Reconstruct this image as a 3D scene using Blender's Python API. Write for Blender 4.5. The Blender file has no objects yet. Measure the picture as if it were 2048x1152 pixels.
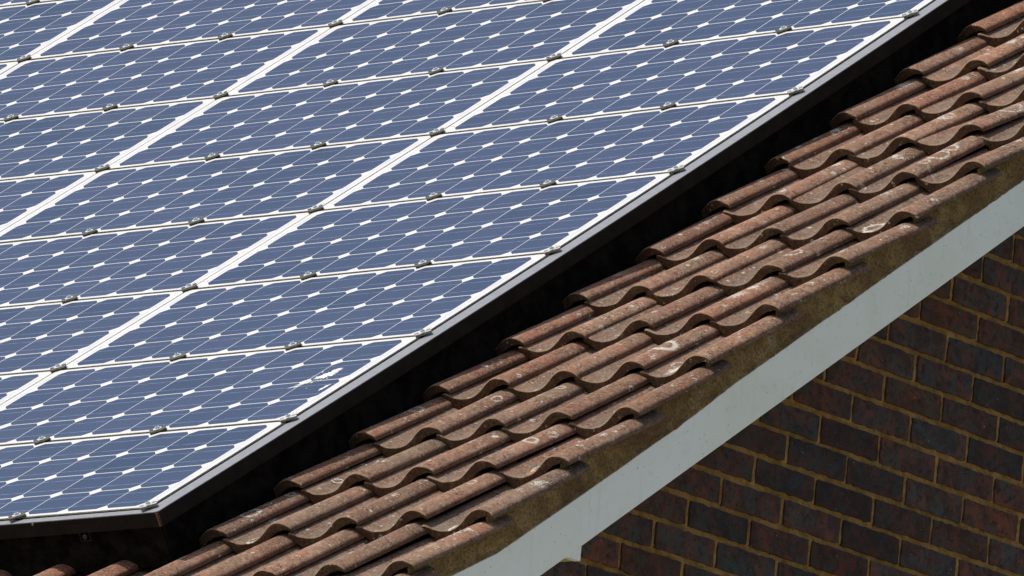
import bpy, bmesh, math, random
import numpy as np
from mathutils import Matrix, Vector, noise
random.seed(7); rng = np.random.default_rng(7)
scene = bpy.context.scene
col = scene.collection

# ------------------------------------------------------------------ frame of reference
# x: along the ridge (towards the gable end), y: horizontal towards the ridge, z: up.
# s: up the roof slope, n: off the roof plane.
TH = 0.6143626
CT, ST = math.cos(TH), math.sin(TH)
GROUND = -5.4
def W(x, s, n):
    return (x, s * CT - n * ST, s * ST + n * CT)
def Wn(x, s, n):
    x, s, n = np.broadcast_arrays(x, s, n)
    return np.stack([x, s * CT - n * ST, s * ST + n * CT], -1)

# ------------------------------------------------------------------ camera
cd = bpy.data.cameras.new('camera')
cd.sensor_width = 36.0; cd.lens = 300.445; cd.clip_start = 0.5; cd.clip_end = 2000
cam = bpy.data.objects.new('camera', cd); col.objects.link(cam)
R_ = Vector((0.761926649886512, 0.6409490693519703, 0.09301650761859154))
U_ = Vector((0.07276972710110752, -0.22742976109405766, 0.9710717123808776))
V_ = Vector((-0.6435622324300476, 0.7331166307386178, 0.2199264848173369))
m = Matrix.Identity(4)
for i in range(3):
    m[i][0] = R_[i]; m[i][1] = U_[i]; m[i][2] = -V_[i]
m[0][3], m[1][3], m[2][3] = 13.514455827849227, -14.197096428637048, -3.796856873652678
cam.matrix_world = m
scene.camera = cam

# ------------------------------------------------------------------ light
SUN_A, SUN_B = 0.06, 0.36          # lean up the slope, lean away from the gable
sv = Vector((-SUN_B, SUN_A * CT - ST, SUN_A * ST + CT)).normalized()
sun_el = math.asin(sv.z); sun_az = math.atan2(sv.x, sv.y)   # azimuth from +Y, clockwise towards +X
world = bpy.data.worlds.new('World'); scene.world = world; world.use_nodes = True
nt = world.node_tree; nt.nodes.clear()
sky = nt.nodes.new('ShaderNodeTexSky'); sky.sky_type = 'NISHITA'; sky.sun_disc = False
sky.sun_elevation = sun_el; sky.sun_rotation = sun_az
sky.air_density = 1.0; sky.dust_density = 2.6; sky.ozone_density = 1.0
bg = nt.nodes.new('ShaderNodeBackground'); bg.inputs['Strength'].default_value = 0.12
wo = nt.nodes.new('ShaderNodeOutputWorld')
nt.links.new(sky.outputs[0], bg.inputs[0]); nt.links.new(bg.outputs[0], wo.inputs[0])
sd = bpy.data.lights.new('sun', 'SUN'); sd.energy = 3.9; sd.angle = math.radians(0.53); sd.color = (1.0, 0.955, 0.89)
sun = bpy.data.objects.new('sun', sd); col.objects.link(sun)
sun.rotation_euler = sv.to_track_quat('Z', 'Y').to_euler(); sun.location = (-3, -3, 12)
scene.view_settings.view_transform = 'Standard'; scene.view_settings.look = 'None'
scene.view_settings.exposure = 0.25; scene.view_settings.gamma = 1.0
scene.view_settings.use_curve_mapping = False

# ------------------------------------------------------------------ material helpers
class NT:
    def __init__(s, name, rough=0.8, metallic=0.0, spec=0.5):
        s.m = bpy.data.materials.new(name); s.m.use_nodes = True
        s.t = s.m.node_tree; s.b = s.t.nodes['Principled BSDF']
        s.b.inputs['Roughness'].default_value = rough
        s.b.inputs['Metallic'].default_value = metallic
        s.b.inputs['Specular IOR Level'].default_value = spec
        s.tc = s.t.nodes.new('ShaderNodeTexCoord')
        s.coord = s.tc.outputs['Object']
    def link(s, a, b): s.t.links.new(a, b)
    def val(s, sock, v):
        if isinstance(v, bpy.types.NodeSocket): s.link(v, sock)
        else: sock.default_value = v
    def math(s, op, a, b=None, c=None, clamp=False):
        n = s.t.nodes.new('ShaderNodeMath'); n.operation = op; n.use_clamp = clamp
        s.val(n.inputs[0], a)
        if b is not None: s.val(n.inputs[1], b)
        if c is not None: s.val(n.inputs[2], c)
        return n.outputs[0]
    def noise(s, scale, detail=4, rough=0.6, vec=None, dist=0.0):
        n = s.t.nodes.new('ShaderNodeTexNoise'); n.inputs['Scale'].default_value = scale
        n.inputs['Detail'].default_value = detail; n.inputs['Roughness'].default_value = rough
        n.inputs['Distortion'].default_value = dist
        s.link(vec or s.coord, n.inputs['Vector']); return n.outputs[0]
    def noisecol(s, scale, detail=2, vec=None):
        n = s.t.nodes.new('ShaderNodeTexNoise'); n.inputs['Scale'].default_value = scale
        n.inputs['Detail'].default_value = detail
        s.link(vec or s.coord, n.inputs['Vector']); return n.outputs[1]
    def voro(s, scale, vec=None, rand=1.0):
        n = s.t.nodes.new('ShaderNodeTexVoronoi'); n.inputs['Scale'].default_value = scale
        n.inputs['Randomness'].default_value = rand
        s.link(vec or s.coord, n.inputs['Vector']); return n.outputs['Distance'], n.outputs['Color']
    def ramp(s, f, lo, hi, a=0.0, b=1.0):
        n = s.t.nodes.new('ShaderNodeMapRange'); n.interpolation_type = 'SMOOTHSTEP'
        s.link(f, n.inputs[0])
        for i, v in zip((1, 2, 3, 4), (lo, hi, a, b)): n.inputs[i].default_value = v
        return n.outputs[0]
    def mix(s, f, a, b, mode='MIX'):
        n = s.t.nodes.new('ShaderNodeMix'); n.data_type = 'RGBA'; n.blend_type = mode
        s.val(n.inputs[0], f)
        for k, v in ((6, a), (7, b)):
            if isinstance(v, bpy.types.NodeSocket): s.link(v, n.inputs[k])
            else: n.inputs[k].default_value = (*v, 1)
        return n.outputs[2]
    def attr(s, name):
        n = s.t.nodes.new('ShaderNodeAttribute'); n.attribute_name = name; return n
    def sep(s, v):
        n = s.t.nodes.new('ShaderNodeSeparateXYZ'); s.link(v, n.inputs[0]); return n.outputs
    def vmath(s, op, a, b):
        n = s.t.nodes.new('ShaderNodeVectorMath'); n.operation = op
        s.link(a, n.inputs[0])
        if isinstance(b, bpy.types.NodeSocket): s.link(b, n.inputs[1])
        else: n.inputs[1].default_value = b
        return n.outputs[0]
    def scale(s, v, k):
        n = s.t.nodes.new('ShaderNodeVectorMath'); n.operation = 'SCALE'
        s.link(v, n.inputs[0]); n.inputs['Scale'].default_value = k; return n.outputs[0]
    def bump(s, h, strength=0.5, dist=0.001):
        n = s.t.nodes.new('ShaderNodeBump'); n.inputs['Strength'].default_value = strength
        n.inputs['Distance'].default_value = dist
        s.link(h, n.inputs['Height']); s.link(n.outputs[0], s.b.inputs['Normal'])
    def color(s, c):
        s.val(s.b.inputs['Base Color'], c if isinstance(c, bpy.types.NodeSocket) else (*c, 1))
    def rough(s, v): s.val(s.b.inputs['Roughness'], v)

# ---- roof tile
def mat_tile():
    t = NT('weathered_concrete_tile', 0.9, spec=0.25)
    at = t.attr('tint'); tint = at.outputs['Color']
    aux = t.attr('aux'); ax = t.sep(aux.outputs['Color'])     # x: pan dirt, y: front face, z: placed lichen
    aux2 = t.attr('aux2'); a2 = t.sep(aux2.outputs['Color'])  # x: orange lichen, y: underside, z: arris
    big = t.noise(9, 4, 0.6); mid = t.noise(45, 5, 0.65); fine = t.noise(330, 3, 0.7)
    c = t.mix(t.ramp(big, 0.38, 0.66), (0.190, 0.114, 0.073), (0.230, 0.109, 0.067))
    c = t.mix(t.math('MULTIPLY', t.ramp(mid, 0.48, 0.66), 0.65), c, (0.290, 0.210, 0.148))
    c = t.mix(1.0, c, tint, 'MULTIPLY')
    # grey grime lying in the pans
    dirt = t.math('MULTIPLY', ax[0], t.ramp(t.noise(20, 4, 0.6), 0.25, 0.6, 0.55, 1.0))
    c = t.mix(t.math('MULTIPLY', dirt, 0.8), c, (0.115, 0.092, 0.073))
    # pitting and dark speckle
    sp = t.ramp(t.noise(120, 5, 0.9), 0.50, 0.55)
    patch = t.ramp(t.noise(14, 3, 0.5), 0.40, 0.60, 0.30, 1.0)
    c = t.mix(t.math('MULTIPLY', t.math('MULTIPLY', sp, patch), 0.90), c, (0.048, 0.021, 0.013))
    sp2 = t.ramp(t.noise(170, 4, 0.8, t.vmath('ADD', t.coord, (3.1, 1.7, 0))), 0.54, 0.62)
    c = t.mix(t.math('MULTIPLY', sp2, 0.55), c, (0.42, 0.30, 0.19))
    # olive and dark algae smears
    alg = t.ramp(t.noise(40, 6, 0.8, t.vmath('ADD', t.coord, (9, 2, 5))), 0.54, 0.64)
    c = t.mix(t.math('MULTIPLY', alg, 0.55), c, (0.060, 0.048, 0.028))
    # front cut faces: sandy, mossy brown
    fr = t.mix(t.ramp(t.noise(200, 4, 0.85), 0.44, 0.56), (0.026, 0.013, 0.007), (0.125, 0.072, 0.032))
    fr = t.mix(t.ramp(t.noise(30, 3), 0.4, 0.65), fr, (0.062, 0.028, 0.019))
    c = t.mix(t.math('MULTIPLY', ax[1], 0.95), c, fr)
    c = t.mix(t.math('MULTIPLY', a2[2], 0.55), c, (0.29, 0.19, 0.11))
    # small crustose lichen rings
    wv = t.vmath('ADD', t.coord, t.scale(t.noisecol(90, 2), 0.010))
    d, vc = t.voro(26, wv); v = t.sep(vc)
    rad = t.math('MULTIPLY_ADD', v[1], 0.16, 0.10)
    inside = t.math('LESS_THAN', d, rad)
    rim = t.math('GREATER_THAN', d, t.math('MULTIPLY', rad, t.math('MULTIPLY_ADD', v[2], 0.8, 0.05)))
    zone = t.ramp(t.noise(4.5, 2, 0.5, t.vmath('ADD', t.coord, (1, 7, 3))), 0.40, 0.58, 0.93, 0.30)
    on = t.math('GREATER_THAN', v[0], zone)
    brk = t.ramp(t.noise(130, 4, 0.8), 0.46, 0.54)
    l1 = t.math('MULTIPLY', t.math('MULTIPLY', inside, rim), t.math('MULTIPLY', on, brk))
    d2, vc2 = t.voro(70, t.vmath('ADD', wv, (4, 4, 4))); v2 = t.sep(vc2)
    on2 = t.math('GREATER_THAN', v2[0], t.ramp(t.noise(6, 2, 0.5), 0.42, 0.62, 0.96, 0.60))
    l2 = t.math('MULTIPLY', t.math('MULTIPLY', t.math('LESS_THAN', d2, t.math('MULTIPLY', v2[1], 0.34)), on2), t.ramp(t.noise(200, 3, 0.8, t.vmath('ADD', t.coord, (6, 1, 1))), 0.46, 0.54))
    l3 = t.ramp(t.math('ADD', ax[2], t.math('MULTIPLY_ADD', t.noise(150, 4, 0.85), 2.6, -1.36)), 0.36, 0.48)
    lich = t.math('MAXIMUM', t.math('MAXIMUM', l1, l2), l3)
    lich = t.math('MULTIPLY', lich, t.math('SUBTRACT', 1.0, a2[1]))
    c = t.mix(t.math('MULTIPLY', lich, 0.78), c, (0.56, 0.52, 0.44))
    og = t.ramp(t.math('ADD', a2[0], t.math('MULTIPLY_ADD', t.noise(150, 4, 0.7), 1.0, -0.6)), 0.35, 0.6)
    c = t.mix(t.math('MULTIPLY', og, 0.8), c, (0.42, 0.13, 0.025))
    t.color(c)
    h = t.math('ADD', t.math('MULTIPLY', t.noise(420, 3, 0.75), 0.7), t.math('MULTIPLY', t.noise(70, 4, 0.6), 0.9))
    h = t.math('ADD', h, t.math('MULTIPLY', lich, 0.25))
    t.bump(h, 0.75, 0.003)
    return t.m

def mat_simple(name, c1, c2, sc, rough=0.8, metallic=0.0, bump=0.0, bsc=300, spec=0.5, speck=None):
    t = NT(name, rough, metallic, spec)
    c = t.mix(t.ramp(t.noise(sc, 4, 0.65), 0.35, 0.65), c1, c2)
    if speck:
        c = t.mix(t.math('MULTIPLY', t.ramp(t.noise(speck[0], 3, 0.6), speck[1], speck[1] + 0.06), speck[3]), c, speck[2])
    t.color(c)
    if bump: t.bump(t.noise(bsc, 4, 0.7), bump, 0.0015)
    return t.m

def mat_mortar_verge():
    t = NT('ochre_verge_mortar', 0.95, spec=0.15)
    c = t.mix(t.ramp(t.noise(16, 5, 0.65), 0.35, 0.65), (0.225, 0.130, 0.048), (0.370, 0.235, 0.095))
    c = t.mix(t.math('MULTIPLY', t.ramp(t.noise(7, 3, 0.6), 0.52, 0.7), 0.7), c, (0.17, 0.085, 0.045))
    c = t.mix(t.math('MULTIPLY', t.ramp(t.noise(150, 4, 0.85), 0.50, 0.56), 0.65), c, (0.06, 0.034, 0.018))
    c = t.mix(t.math('MULTIPLY', t.ramp(t.noise(30, 4, 0.7, t.vmath('ADD', t.coord, (5, 5, 0))), 0.60, 0.75), 0.6), c, (0.055, 0.048, 0.028))
    wv = t.vmath('ADD', t.coord, t.scale(t.noisecol(80, 2), 0.02))
    d, vc = t.voro(14, wv); v = t.sep(vc)
    l = t.math('MULTIPLY', t.math('LESS_THAN', d, t.math('MULTIPLY', v[1], 0.26)), t.math('GREATER_THAN', v[0], 0.66))
    l = t.math('MULTIPLY', l, t.ramp(t.noise(170, 3, 0.7), 0.45, 0.6))
    c = t.mix(t.math('MULTIPLY', l, 0.7), c, (0.34, 0.31, 0.30))
    t.color(c)
    t.bump(t.math('ADD', t.noise(220, 4, 0.85), t.math('MULTIPLY', t.noise(40, 4, 0.6), 1.2)), 0.9, 0.005)
    return t.m

def mat_board():
    t = NT('weathered_white_paint', 0.5, spec=0.4)
    c = t.mix(t.ramp(t.noise(3.5, 4, 0.6), 0.35, 0.68), (0.86, 0.82, 0.75), (0.81, 0.78, 0.66))
    c = t.mix(t.math('MULTIPLY', t.ramp(t.noise(30, 4, 0.7), 0.52, 0.75), 0.25), c, (0.50, 0.50, 0.38))
    sp = t.math('MULTIPLY', t.ramp(t.noise(120, 2, 0.6), 0.69, 0.74), 0.7)
    c = t.mix(sp, c, (0.14, 0.15, 0.13))
    sp = t.math('MULTIPLY', t.ramp(t.noise(45, 5, 0.8, t.vmath('ADD', t.coord, (2, 8, 1))), 0.68, 0.74), 0.5)
    c = t.mix(sp, c, (0.25, 0.26, 0.22))
    mp = t.t.nodes.new('ShaderNodeMapping'); mp.inputs['Scale'].default_value = (1, 1, 0.09); t.link(t.coord, mp.inputs[0])
    dr = t.ramp(t.noise(55, 4, 0.7, mp.outputs[0]), 0.55, 0.72)
    c = t.mix(t.math('MULTIPLY', t.math('MULTIPLY', dr, t.ramp(t.noise(2.5, 2), 0.4, 0.6)), 0.35), c, (0.50, 0.50, 0.40))
    t.color(c); t.bump(t.noise(60, 4, 0.6), 0.15, 0.001)
    return t.m

def mat_brick():
    t = NT('dark_multi_stock_brick', 0.85, spec=0.3)
    tint = t.attr('tint').outputs['Color']
    n1 = t.noise(14, 4, 0.65, dist=0.6); n2 = t.noise(22, 4, 0.6, t.vmath('ADD', t.coord, (4, 1, 2)), 0.5)
    c = t.mix(t.ramp(n1, 0.40, 0.62), (0.044, 0.022, 0.015), (0.105, 0.036, 0.022))
    c = t.mix(t.math('MULTIPLY', t.ramp(n2, 0.50, 0.58), 0.85), c, (0.046, 0.040, 0.034))
    c = t.mix(1.0, c, tint, 'MULTIPLY')
    c = t.mix(t.math('MULTIPLY', t.ramp(t.noise(48, 6, 0.85), 0.52, 0.59), 0.8), c, (0.012, 0.009, 0.008))
    c = t.mix(t.math('MULTIPLY', t.ramp(t.noise(230, 2, 0.6), 0.68, 0.73), 0.55), c, (0.20, 0.15, 0.11))
    fl = t.noise(160, 1, 0.5, t.vmath('ADD', t.coord, (7, 3, 1)))
    c = t.mix(t.math('MULTIPLY', t.ramp(fl, 0.79, 0.81), 0.8), c, (0.55, 0.50, 0.45))
    t.color(c)
    t.bump(t.math('ADD', t.noise(120, 5, 0.75), t.math('MULTIPLY', t.noise(30, 3, 0.6), 0.7)), 0.5, 0.003)
    return t.m

def mat_wall_mortar():
    t = NT('ochre_brick_mortar', 0.95, spec=0.1)
    c = t.mix(t.ramp(t.noise(25, 4, 0.7), 0.35, 0.65), (0.27, 0.136, 0.038), (0.42, 0.232, 0.078))
    c = t.mix(t.math('MULTIPLY', t.ramp(t.noise(140, 4, 0.7), 0.52, 0.66), 0.55), c, (0.07, 0.035, 0.014))
    t.color(c); t.bump(t.noise(170, 4, 0.8), 0.8, 0.004)
    return t.m

# ---- solar laminate: object coordinates, x along the panel, y up it (metres from its centre)
CELL = 0.1275
def mat_cells():
    t = NT('solar_cell_laminate', 0.12, spec=0.5)
    X = t.sep(t.coord)[0]; Y = t.sep(t.coord)[1]
    def cellc(v, n):
        a = t.math('ADD', t.math('DIVIDE', v, CELL), n / 2.0)
        i = t.math('FLOOR', a)
        loc = t.math('MULTIPLY', t.math('SUBTRACT', t.math('SUBTRACT', a, i), 0.5), CELL)
        ok = t.math('MULTIPLY', t.math('GREATER_THAN', a, 0.0), t.math('LESS_THAN', a, float(n)))
        return loc, i, ok
    lx, ix, okx = cellc(X, 9); ly, iy, oky = cellc(Y, 4)
    ax_, ay_ = t.math('ABSOLUTE', lx), t.math('ABSOLUTE', ly)
    sq = t.math('MULTIPLY', t.math('LESS_THAN', ax_, 0.0626), t.math('LESS_THAN', ay_, 0.0621))
    r = t.math('SQRT', t.math('ADD', t.math('MULTIPLY', lx, lx), t.math('MULTIPLY', ly, ly)))
    # pseudo-square wafer: cut corner, slightly rounded
    cut = t.math('LESS_THAN', t.math('ADD', ax_, ay_), 0.1065)
    round_ = t.math('LESS_THAN', r, 0.0762)
    cell = t.math('MULTIPLY', t.math('MULTIPLY', sq, t.math('MULTIPLY', cut, round_)), t.math('MULTIPLY', okx, oky))
    comb = t.t.nodes.new('ShaderNodeCombineXYZ'); t.link(ix, comb.inputs[0]); t.link(iy, comb.inputs[1])
    info = t.t.nodes.new('ShaderNodeObjectInfo'); t.link(info.outputs['Random'], comb.inputs[2])
    wn = t.t.nodes.new('ShaderNodeTexWhiteNoise'); t.link(comb.outputs[0], wn.inputs[0])
    rnd = wn.outputs['Value']
    blue = t.mix(rnd, (0.018, 0.033, 0.066), (0.034, 0.049, 0.086))
    blue = t.mix(t.math('MULTIPLY', info.outputs['Random'], 0.5), blue, (0.034, 0.044, 0.090))
    blue = t.mix(t.math('MULTIPLY', t.ramp(t.noise(2.2, 3, 0.5), 0.35, 0.65), 0.5), blue, (0.034, 0.049, 0.095))
    # thin collector ribbons across each cell
    b1 = t.math('LESS_THAN', t.math('ABSOLUTE', t.math('SUBTRACT', ay_, 0.0315)), 0.00085)
    b1 = t.math('MULTIPLY', b1, t.ramp(t.noise(35, 2, 0.5), 0.25, 0.6, 0.35, 1.0))
    blue = t.mix(t.math('MULTIPLY', b1, 0.7), blue, (0.28, 0.33, 0.52))
    # dust film
    dust = t.math('MULTIPLY', t.ramp(t.noise(420, 2, 0.5), 0.66, 0.74), 0.35)
    blue = t.mix(dust, blue, (0.30, 0.31, 0.33))
    white = t.mix(t.ramp(t.noise(9, 4, 0.6), 0.35, 0.7), (0.62, 0.605, 0.57), (0.55, 0.535, 0.50))
    # flat ribbons and drill marks in the end margins
    e = t.math('ABSOLUTE', X)
    in1 = t.math('LESS_THAN', t.math('ABSOLUTE', t.math('SUBTRACT', e, 0.5835)), 0.0008)
    in2 = t.math('LESS_THAN', t.math('ABSOLUTE', t.math('SUBTRACT', e, 0.5885)), 0.0006)
    lim = t.math('LESS_THAN', t.math('ABSOLUTE', Y), 0.225)
    rib = t.math('MULTIPLY', t.math('MAXIMUM', in1, in2), lim)
    pair = t.math('LESS_THAN', t.math('ABSOLUTE', t.math('SUBTRACT', t.math('ABSOLUTE', Y), 0.1275)), 0.060)
    blz = t.math('MULTIPLY', t.math('LESS_THAN', t.math('ABSOLUTE', t.math('SUBTRACT', e, 0.5805)), 0.0026), pair)
    white = t.mix(t.math('MULTIPLY', blz, 0.55), white, (0.42, 0.55, 0.80))
    white = t.mix(t.math('MULTIPLY', rib, 0.8), white, (0.33, 0.32, 0.36))
    dx = t.math('SUBTRACT', t.math('ABSOLUTE', t.math('SUBTRACT', e, 0.5905)), 0.0055)
    dy = t.math('SUBTRACT', Y, -0.2215)
    dd = t.math('ADD', t.math('MULTIPLY', dx, dx), t.math('MULTIPLY', dy, dy))
    dot = t.math('LESS_THAN', dd, 0.0022 ** 2)
    white = t.mix(t.math('MULTIPLY', dot, 0.8), white, (0.10, 0.12, 0.16))
    t.color(t.mix(cell, white, blue))
    t.rough(t.math('MULTIPLY_ADD', t.noise(60, 3, 0.6), 0.14, 0.24))
    t.bump(t.noise(700, 2, 0.5), 0.06, 0.0004)
    return t.m

M = {}
M['tile'] = mat_tile(); M['vmortar'] = mat_mortar_verge(); M['board'] = mat_board()
M['brick'] = mat_brick(); M['wmortar'] = mat_wall_mortar(); M['cells'] = mat_cells()
M['seal'] = mat_simple('cream_edge_seal', (0.62, 0.57, 0.47), (0.42, 0.37, 0.29), 30, 0.6, bump=0.1, speck=(120, 0.60, (0.20, 0.15, 0.11), 0.5))
M['flange'] = mat_simple('grey_anodised_aluminium', (0.185, 0.187, 0.196), (0.215, 0.217, 0.224), 60, 0.45, 0.0, 0.05, spec=0.5, speck=(300, 0.62, (0.20, 0.20, 0.21), 0.4))
M['skirt'] = mat_simple('dark_bronze_aluminium', (0.009, 0.007, 0.006), (0.015, 0.012, 0.010), 25, 0.7, 0.0, 0.1, spec=0.12)
M['clamp'] = mat_simple('dark_clamp_metal', (0.026, 0.025, 0.022), (0.058, 0.055, 0.049), 120, 0.5, 0.3, 0.2, 500)
M['clampedge'] = mat_simple('worn_clamp_metal', (0.16, 0.155, 0.14), (0.26, 0.25, 0.225), 160, 0.45, 0.4, 0.2, 500)
M['washer'] = mat_simple('zinc_washer', (0.44, 0.47, 0.46), (0.58, 0.61, 0.59), 200, 0.4, 0.2, 0.1, 500)
M['dark'] = mat_simple('bolt_recess', (0.012, 0.012, 0.014), (0.03, 0.03, 0.03), 200, 0.6)
M['gap_shade'] = mat_simple('gap_shade_black', (0.003, 0.003, 0.003), (0.014, 0.012, 0.010), 18, 0.95, bump=0.6, bsc=200, spec=0.05)  # near black, stands in for the shade under the array edge
M['rust'] = mat_simple('rusty_corner', (0.07, 0.035, 0.018), (0.16, 0.085, 0.045), 120, 0.8, bump=0.4)
M['felt'] = mat_simple('roofing_felt', (0.020, 0.018, 0.017), (0.03, 0.027, 0.024), 20, 0.95)
M['soffit'] = mat_simple('yellowed_soffit_paint', (0.42, 0.36, 0.12), (0.50, 0.44, 0.18), 8, 0.6)
M['poo'] = mat_simple('dried_dropping', (0.70, 0.69, 0.67), (0.46, 0.46, 0.47), 90, 0.85, bump=0.5, bsc=300)
M['grass'] = mat_simple('lawn_ground', (0.055, 0.085, 0.028), (0.095, 0.110, 0.045), 1.2, 0.95, bump=0.4, bsc=30)
M['paving'] = mat_simple('pale_paving', (0.42, 0.385, 0.33), (0.50, 0.465, 0.40), 2.0, 0.9)

# ------------------------------------------------------------------ mesh helpers
def mesh_obj(name, verts, faces, mat, parent=None, smooth=False):
    me = bpy.data.meshes.new(name)
    me.from_pydata([tuple(v) for v in verts], [], [tuple(int(i) for i in f) for f in faces])
    me.validate(); me.update()
    o = bpy.data.objects.new(name, me); col.objects.link(o)
    if mat: me.materials.append(mat)
    if smooth: me.polygons.foreach_set('use_smooth', [True] * len(me.polygons))
    if parent: o.parent = parent
    return o
def empty(name, label, cat, group=None, mw=None):
    o = bpy.data.objects.new(name, None); col.objects.link(o); o.empty_display_size = 0.05
    o['label'] = label; o['category'] = cat
    if group: o['group'] = group
    if mw is not None: o.matrix_world = mw
    return o
class MB:
    def __init__(s): s.v = []; s.f = []
    def add(s, v, f):
        b = len(s.v); s.v += [tuple(p) for p in v]; s.f += [tuple(i + b for i in q) for q in f]
    def box(s, a, b, fn=None):
        (x0, y0, z0), (x1, y1, z1) = a, b
        p = [(x0, y0, z0), (x1, y0, z0), (x1, y1, z0), (x0, y1, z0), (x0, y0, z1), (x1, y0, z1), (x1, y1, z1), (x0, y1, z1)]
        if fn: p = [fn(*q) for q in p]
        s.add(p, [(0, 3, 2, 1), (4, 5, 6, 7), (0, 1, 5, 4), (1, 2, 6, 5), (2, 3, 7, 6), (3, 0, 4, 7)])
    def prism(s, pts, z0, z1, fn=None):
        n = len(pts)
        p = [(x, y, z0) for x, y in pts] + [(x, y, z1) for x, y in pts]
        if fn: p = [fn(*q) for q in p]
        s.add(p, [tuple(range(n - 1, -1, -1)), tuple(range(n, 2 * n))] + [(i, (i + 1) % n, n + (i + 1) % n, n + i) for i in range(n)])
    def build(s, name, mat, parent=None, bevel=0.0, smooth=False):
        o = mesh_obj(name, s.v, s.f, mat, parent, smooth)
        if bevel:
            bm = bmesh.new(); bm.from_mesh(o.data)
            bmesh.ops.bevel(bm, geom=bm.edges[:], offset=bevel, segments=2, affect='EDGES', profile=0.7)
            bm.to_mesh(o.data); bm.free()
        return o

# ================================================================== ground
g = MB(); g.box((-300, -300, GROUND - 0.3), (300, 300, GROUND))
o = g.build('ground', M['grass']); o['kind'] = 'structure'
g = MB(); g.box((1.0, -9.0, GROUND), (9.0, 14.0, GROUND + 0.004)); g.box((-14, -3.0, GROUND + 0.0005), (0.99, -0.2, GROUND + 0.004))  # unseen paving, made wide and pale to bounce light onto the gable
o = g.build('path', M['paving']); o['kind'] = 'structure'

# ================================================================== house
house = empty('brick_house', 'dark brick house with brown pantile roof, white bargeboard and shaded gable wall', 'house')
XW = 0.71            # face of the gable wall
X_L = -11.0
RIDGE_S = 6.0
def smod(k): return 0.10534 + 0.29978 * k
# ---- tiles
TW, TG, STEP = 0.20332, 0.29978, 0.0340
JIT = {(0,0):(7,-2.2,-13),(0,1):(6.9,6.2,-.3),(0,2):(3.2,4.7,2.5),(0,3):(.6,4.4,5.7),(0,4):(.2,4.8,7),(1,0):(7.6,1,-9),(1,1):(-3.2,-1.9,1.6),(1,2):(1.6,3.3,2.9),(1,3):(4.1,5.3,2.3),(1,4):(-4,1,7.3),(2,0):(2.3,-3.9,-9.4),(2,1):(-.6,-1.5,-1.6),(2,2):(-1.5,-.9,.6),(2,3):(-.1,-1.4,-2.1),(2,4):(-4.2,-1.3,4.1),(3,0):(-.7,-2.8,-3.5),(3,1):(.4,.5,.3),(3,2):(-3.5,-3.9,-1.3),(3,3):(-8.2,-6.6,1.1),(3,4):(-1.5,-1.1,.4),(4,0):(-2,.1,2.9),(4,1):(-2.1,-.8,1.7),(4,2):(4.5,4.8,1.4),(4,3):(.5,-1,-2.4),(4,4):(3.2,.9,-3.3),(5,0):(-3.1,-.1,4.1),(5,1):(-2.8,-.1,3.7),(5,2):(-10.9,-7.5,2.8),(5,3):(-6.6,-7.4,-3),(5,4):(-6.1,-7.5,-3.6),(6,0):(-2.2,-1.5,.4),(6,1):(-6.3,-2,5.3),(6,2):(-5.1,-2.3,3.2),(6,3):(-.5,-3.5,-5.4),(6,4):(8.2,2.1,-8.4),(7,0):(3.4,6,5.9),(7,1):(-1.2,2,5.2),(7,2):(6.4,4.3,-1.7),(7,3):(1.8,-2.5,-6.9),(7,4):(4.2,1.6,-3.3),(8,1):(-.6,5.6,10.9),(8,2):(-8.8,-4.4,4.8),(8,3):(-1.2,-2.7,-3.1),(8,4):(-4,-5.4,-3.6),(9,2):(-.6,1.8,4.1),(9,3):(-.4,-1.5,-2.1),(9,4):(-.8,-1.8,-2),(10,3):(13.2,7.8,-4.7),(10,4):(5.2,3.8,-.7),(11,4):(9.9,7.6,-.3)}
_j = {}
def jit(k, c):
    if (k, c) in JIT: return tuple(v * 0.001 for v in JIT[(k, c)])
    if (k, c) not in _j:
        dn = 0.0
        if k < 0 and c <= 4: dn = JIT[(0, c)][2] * 0.001 * 0.8
        elif c > 4 and (max(k, 0), 4) in JIT: dn = JIT[(max(k, 0), 4)][2] * 0.001
        _j[(k, c)] = (random.uniform(-.003, .003), random.uniform(-.003, .003), dn + random.uniform(-.0015, .0015))
    return _j[(k, c)]
def crest(k, c):
    """front crest of tile (k courses up, c columns in from the verge): x, s, n"""
    dx, ds, dn = jit(k, c)
    kk = min(k, 12); cc = min(c, 4)
    return (0.88566 - c * TW + dx, 0.10534 + TG * k - 0.00112 * cc + ds,
            -0.08 + 0.00227 * kk + 0.00022 * (kk - 5) ** 2 - 0.00544 * cc + dn)
# cross section, x from the left lip, heights over the pan bottom
PX = np.array([0.000, 0.010, 0.022, 0.040, 0.060, 0.080, 0.098, 0.115, 0.132, 0.147, 0.159, 0.169, 0.178, 0.188, 0.198, 0.207, 0.2145, 0.2205])
PN = np.array([0.0175, 0.0155, 0.0100, 0.0030, 0.0000, 0.0006, 0.0042, 0.0118, 0.0225, 0.0325, 0.0388, 0.0420, 0.0432, 0.0426, 0.0400, 0.0360, 0.0314, 0.0268])
CREST_X, CREST_N = 0.182, 0.0432
def prof(x):
    # smooth interpolation (Catmull-Rom through PX, PN)
    x = np.asarray(x, float); i = np.clip(np.searchsorted(PX, x, 'right') - 1, 0, len(PX) - 2)
    sl = np.gradient(PN, PX); h = PX[i + 1] - PX[i]; t = (x - PX[i]) / h
    return ((2*t**3-3*t**2+1)*PN[i] + (t**3-2*t**2+t)*h*sl[i] + (-2*t**3+3*t**2)*PN[i+1] + (t**3-t**2)*h*sl[i+1])
def under(x):
    th = np.interp(x, [0, 0.012, 0.035, 0.09, 0.135, 0.17, 0.19, 0.203, 0.2205], [0.013, 0.019, 0.0325, 0.0325, 0.028, 0.025, 0.021, 0.015, 0.0108])
    return prof(x) - th
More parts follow.
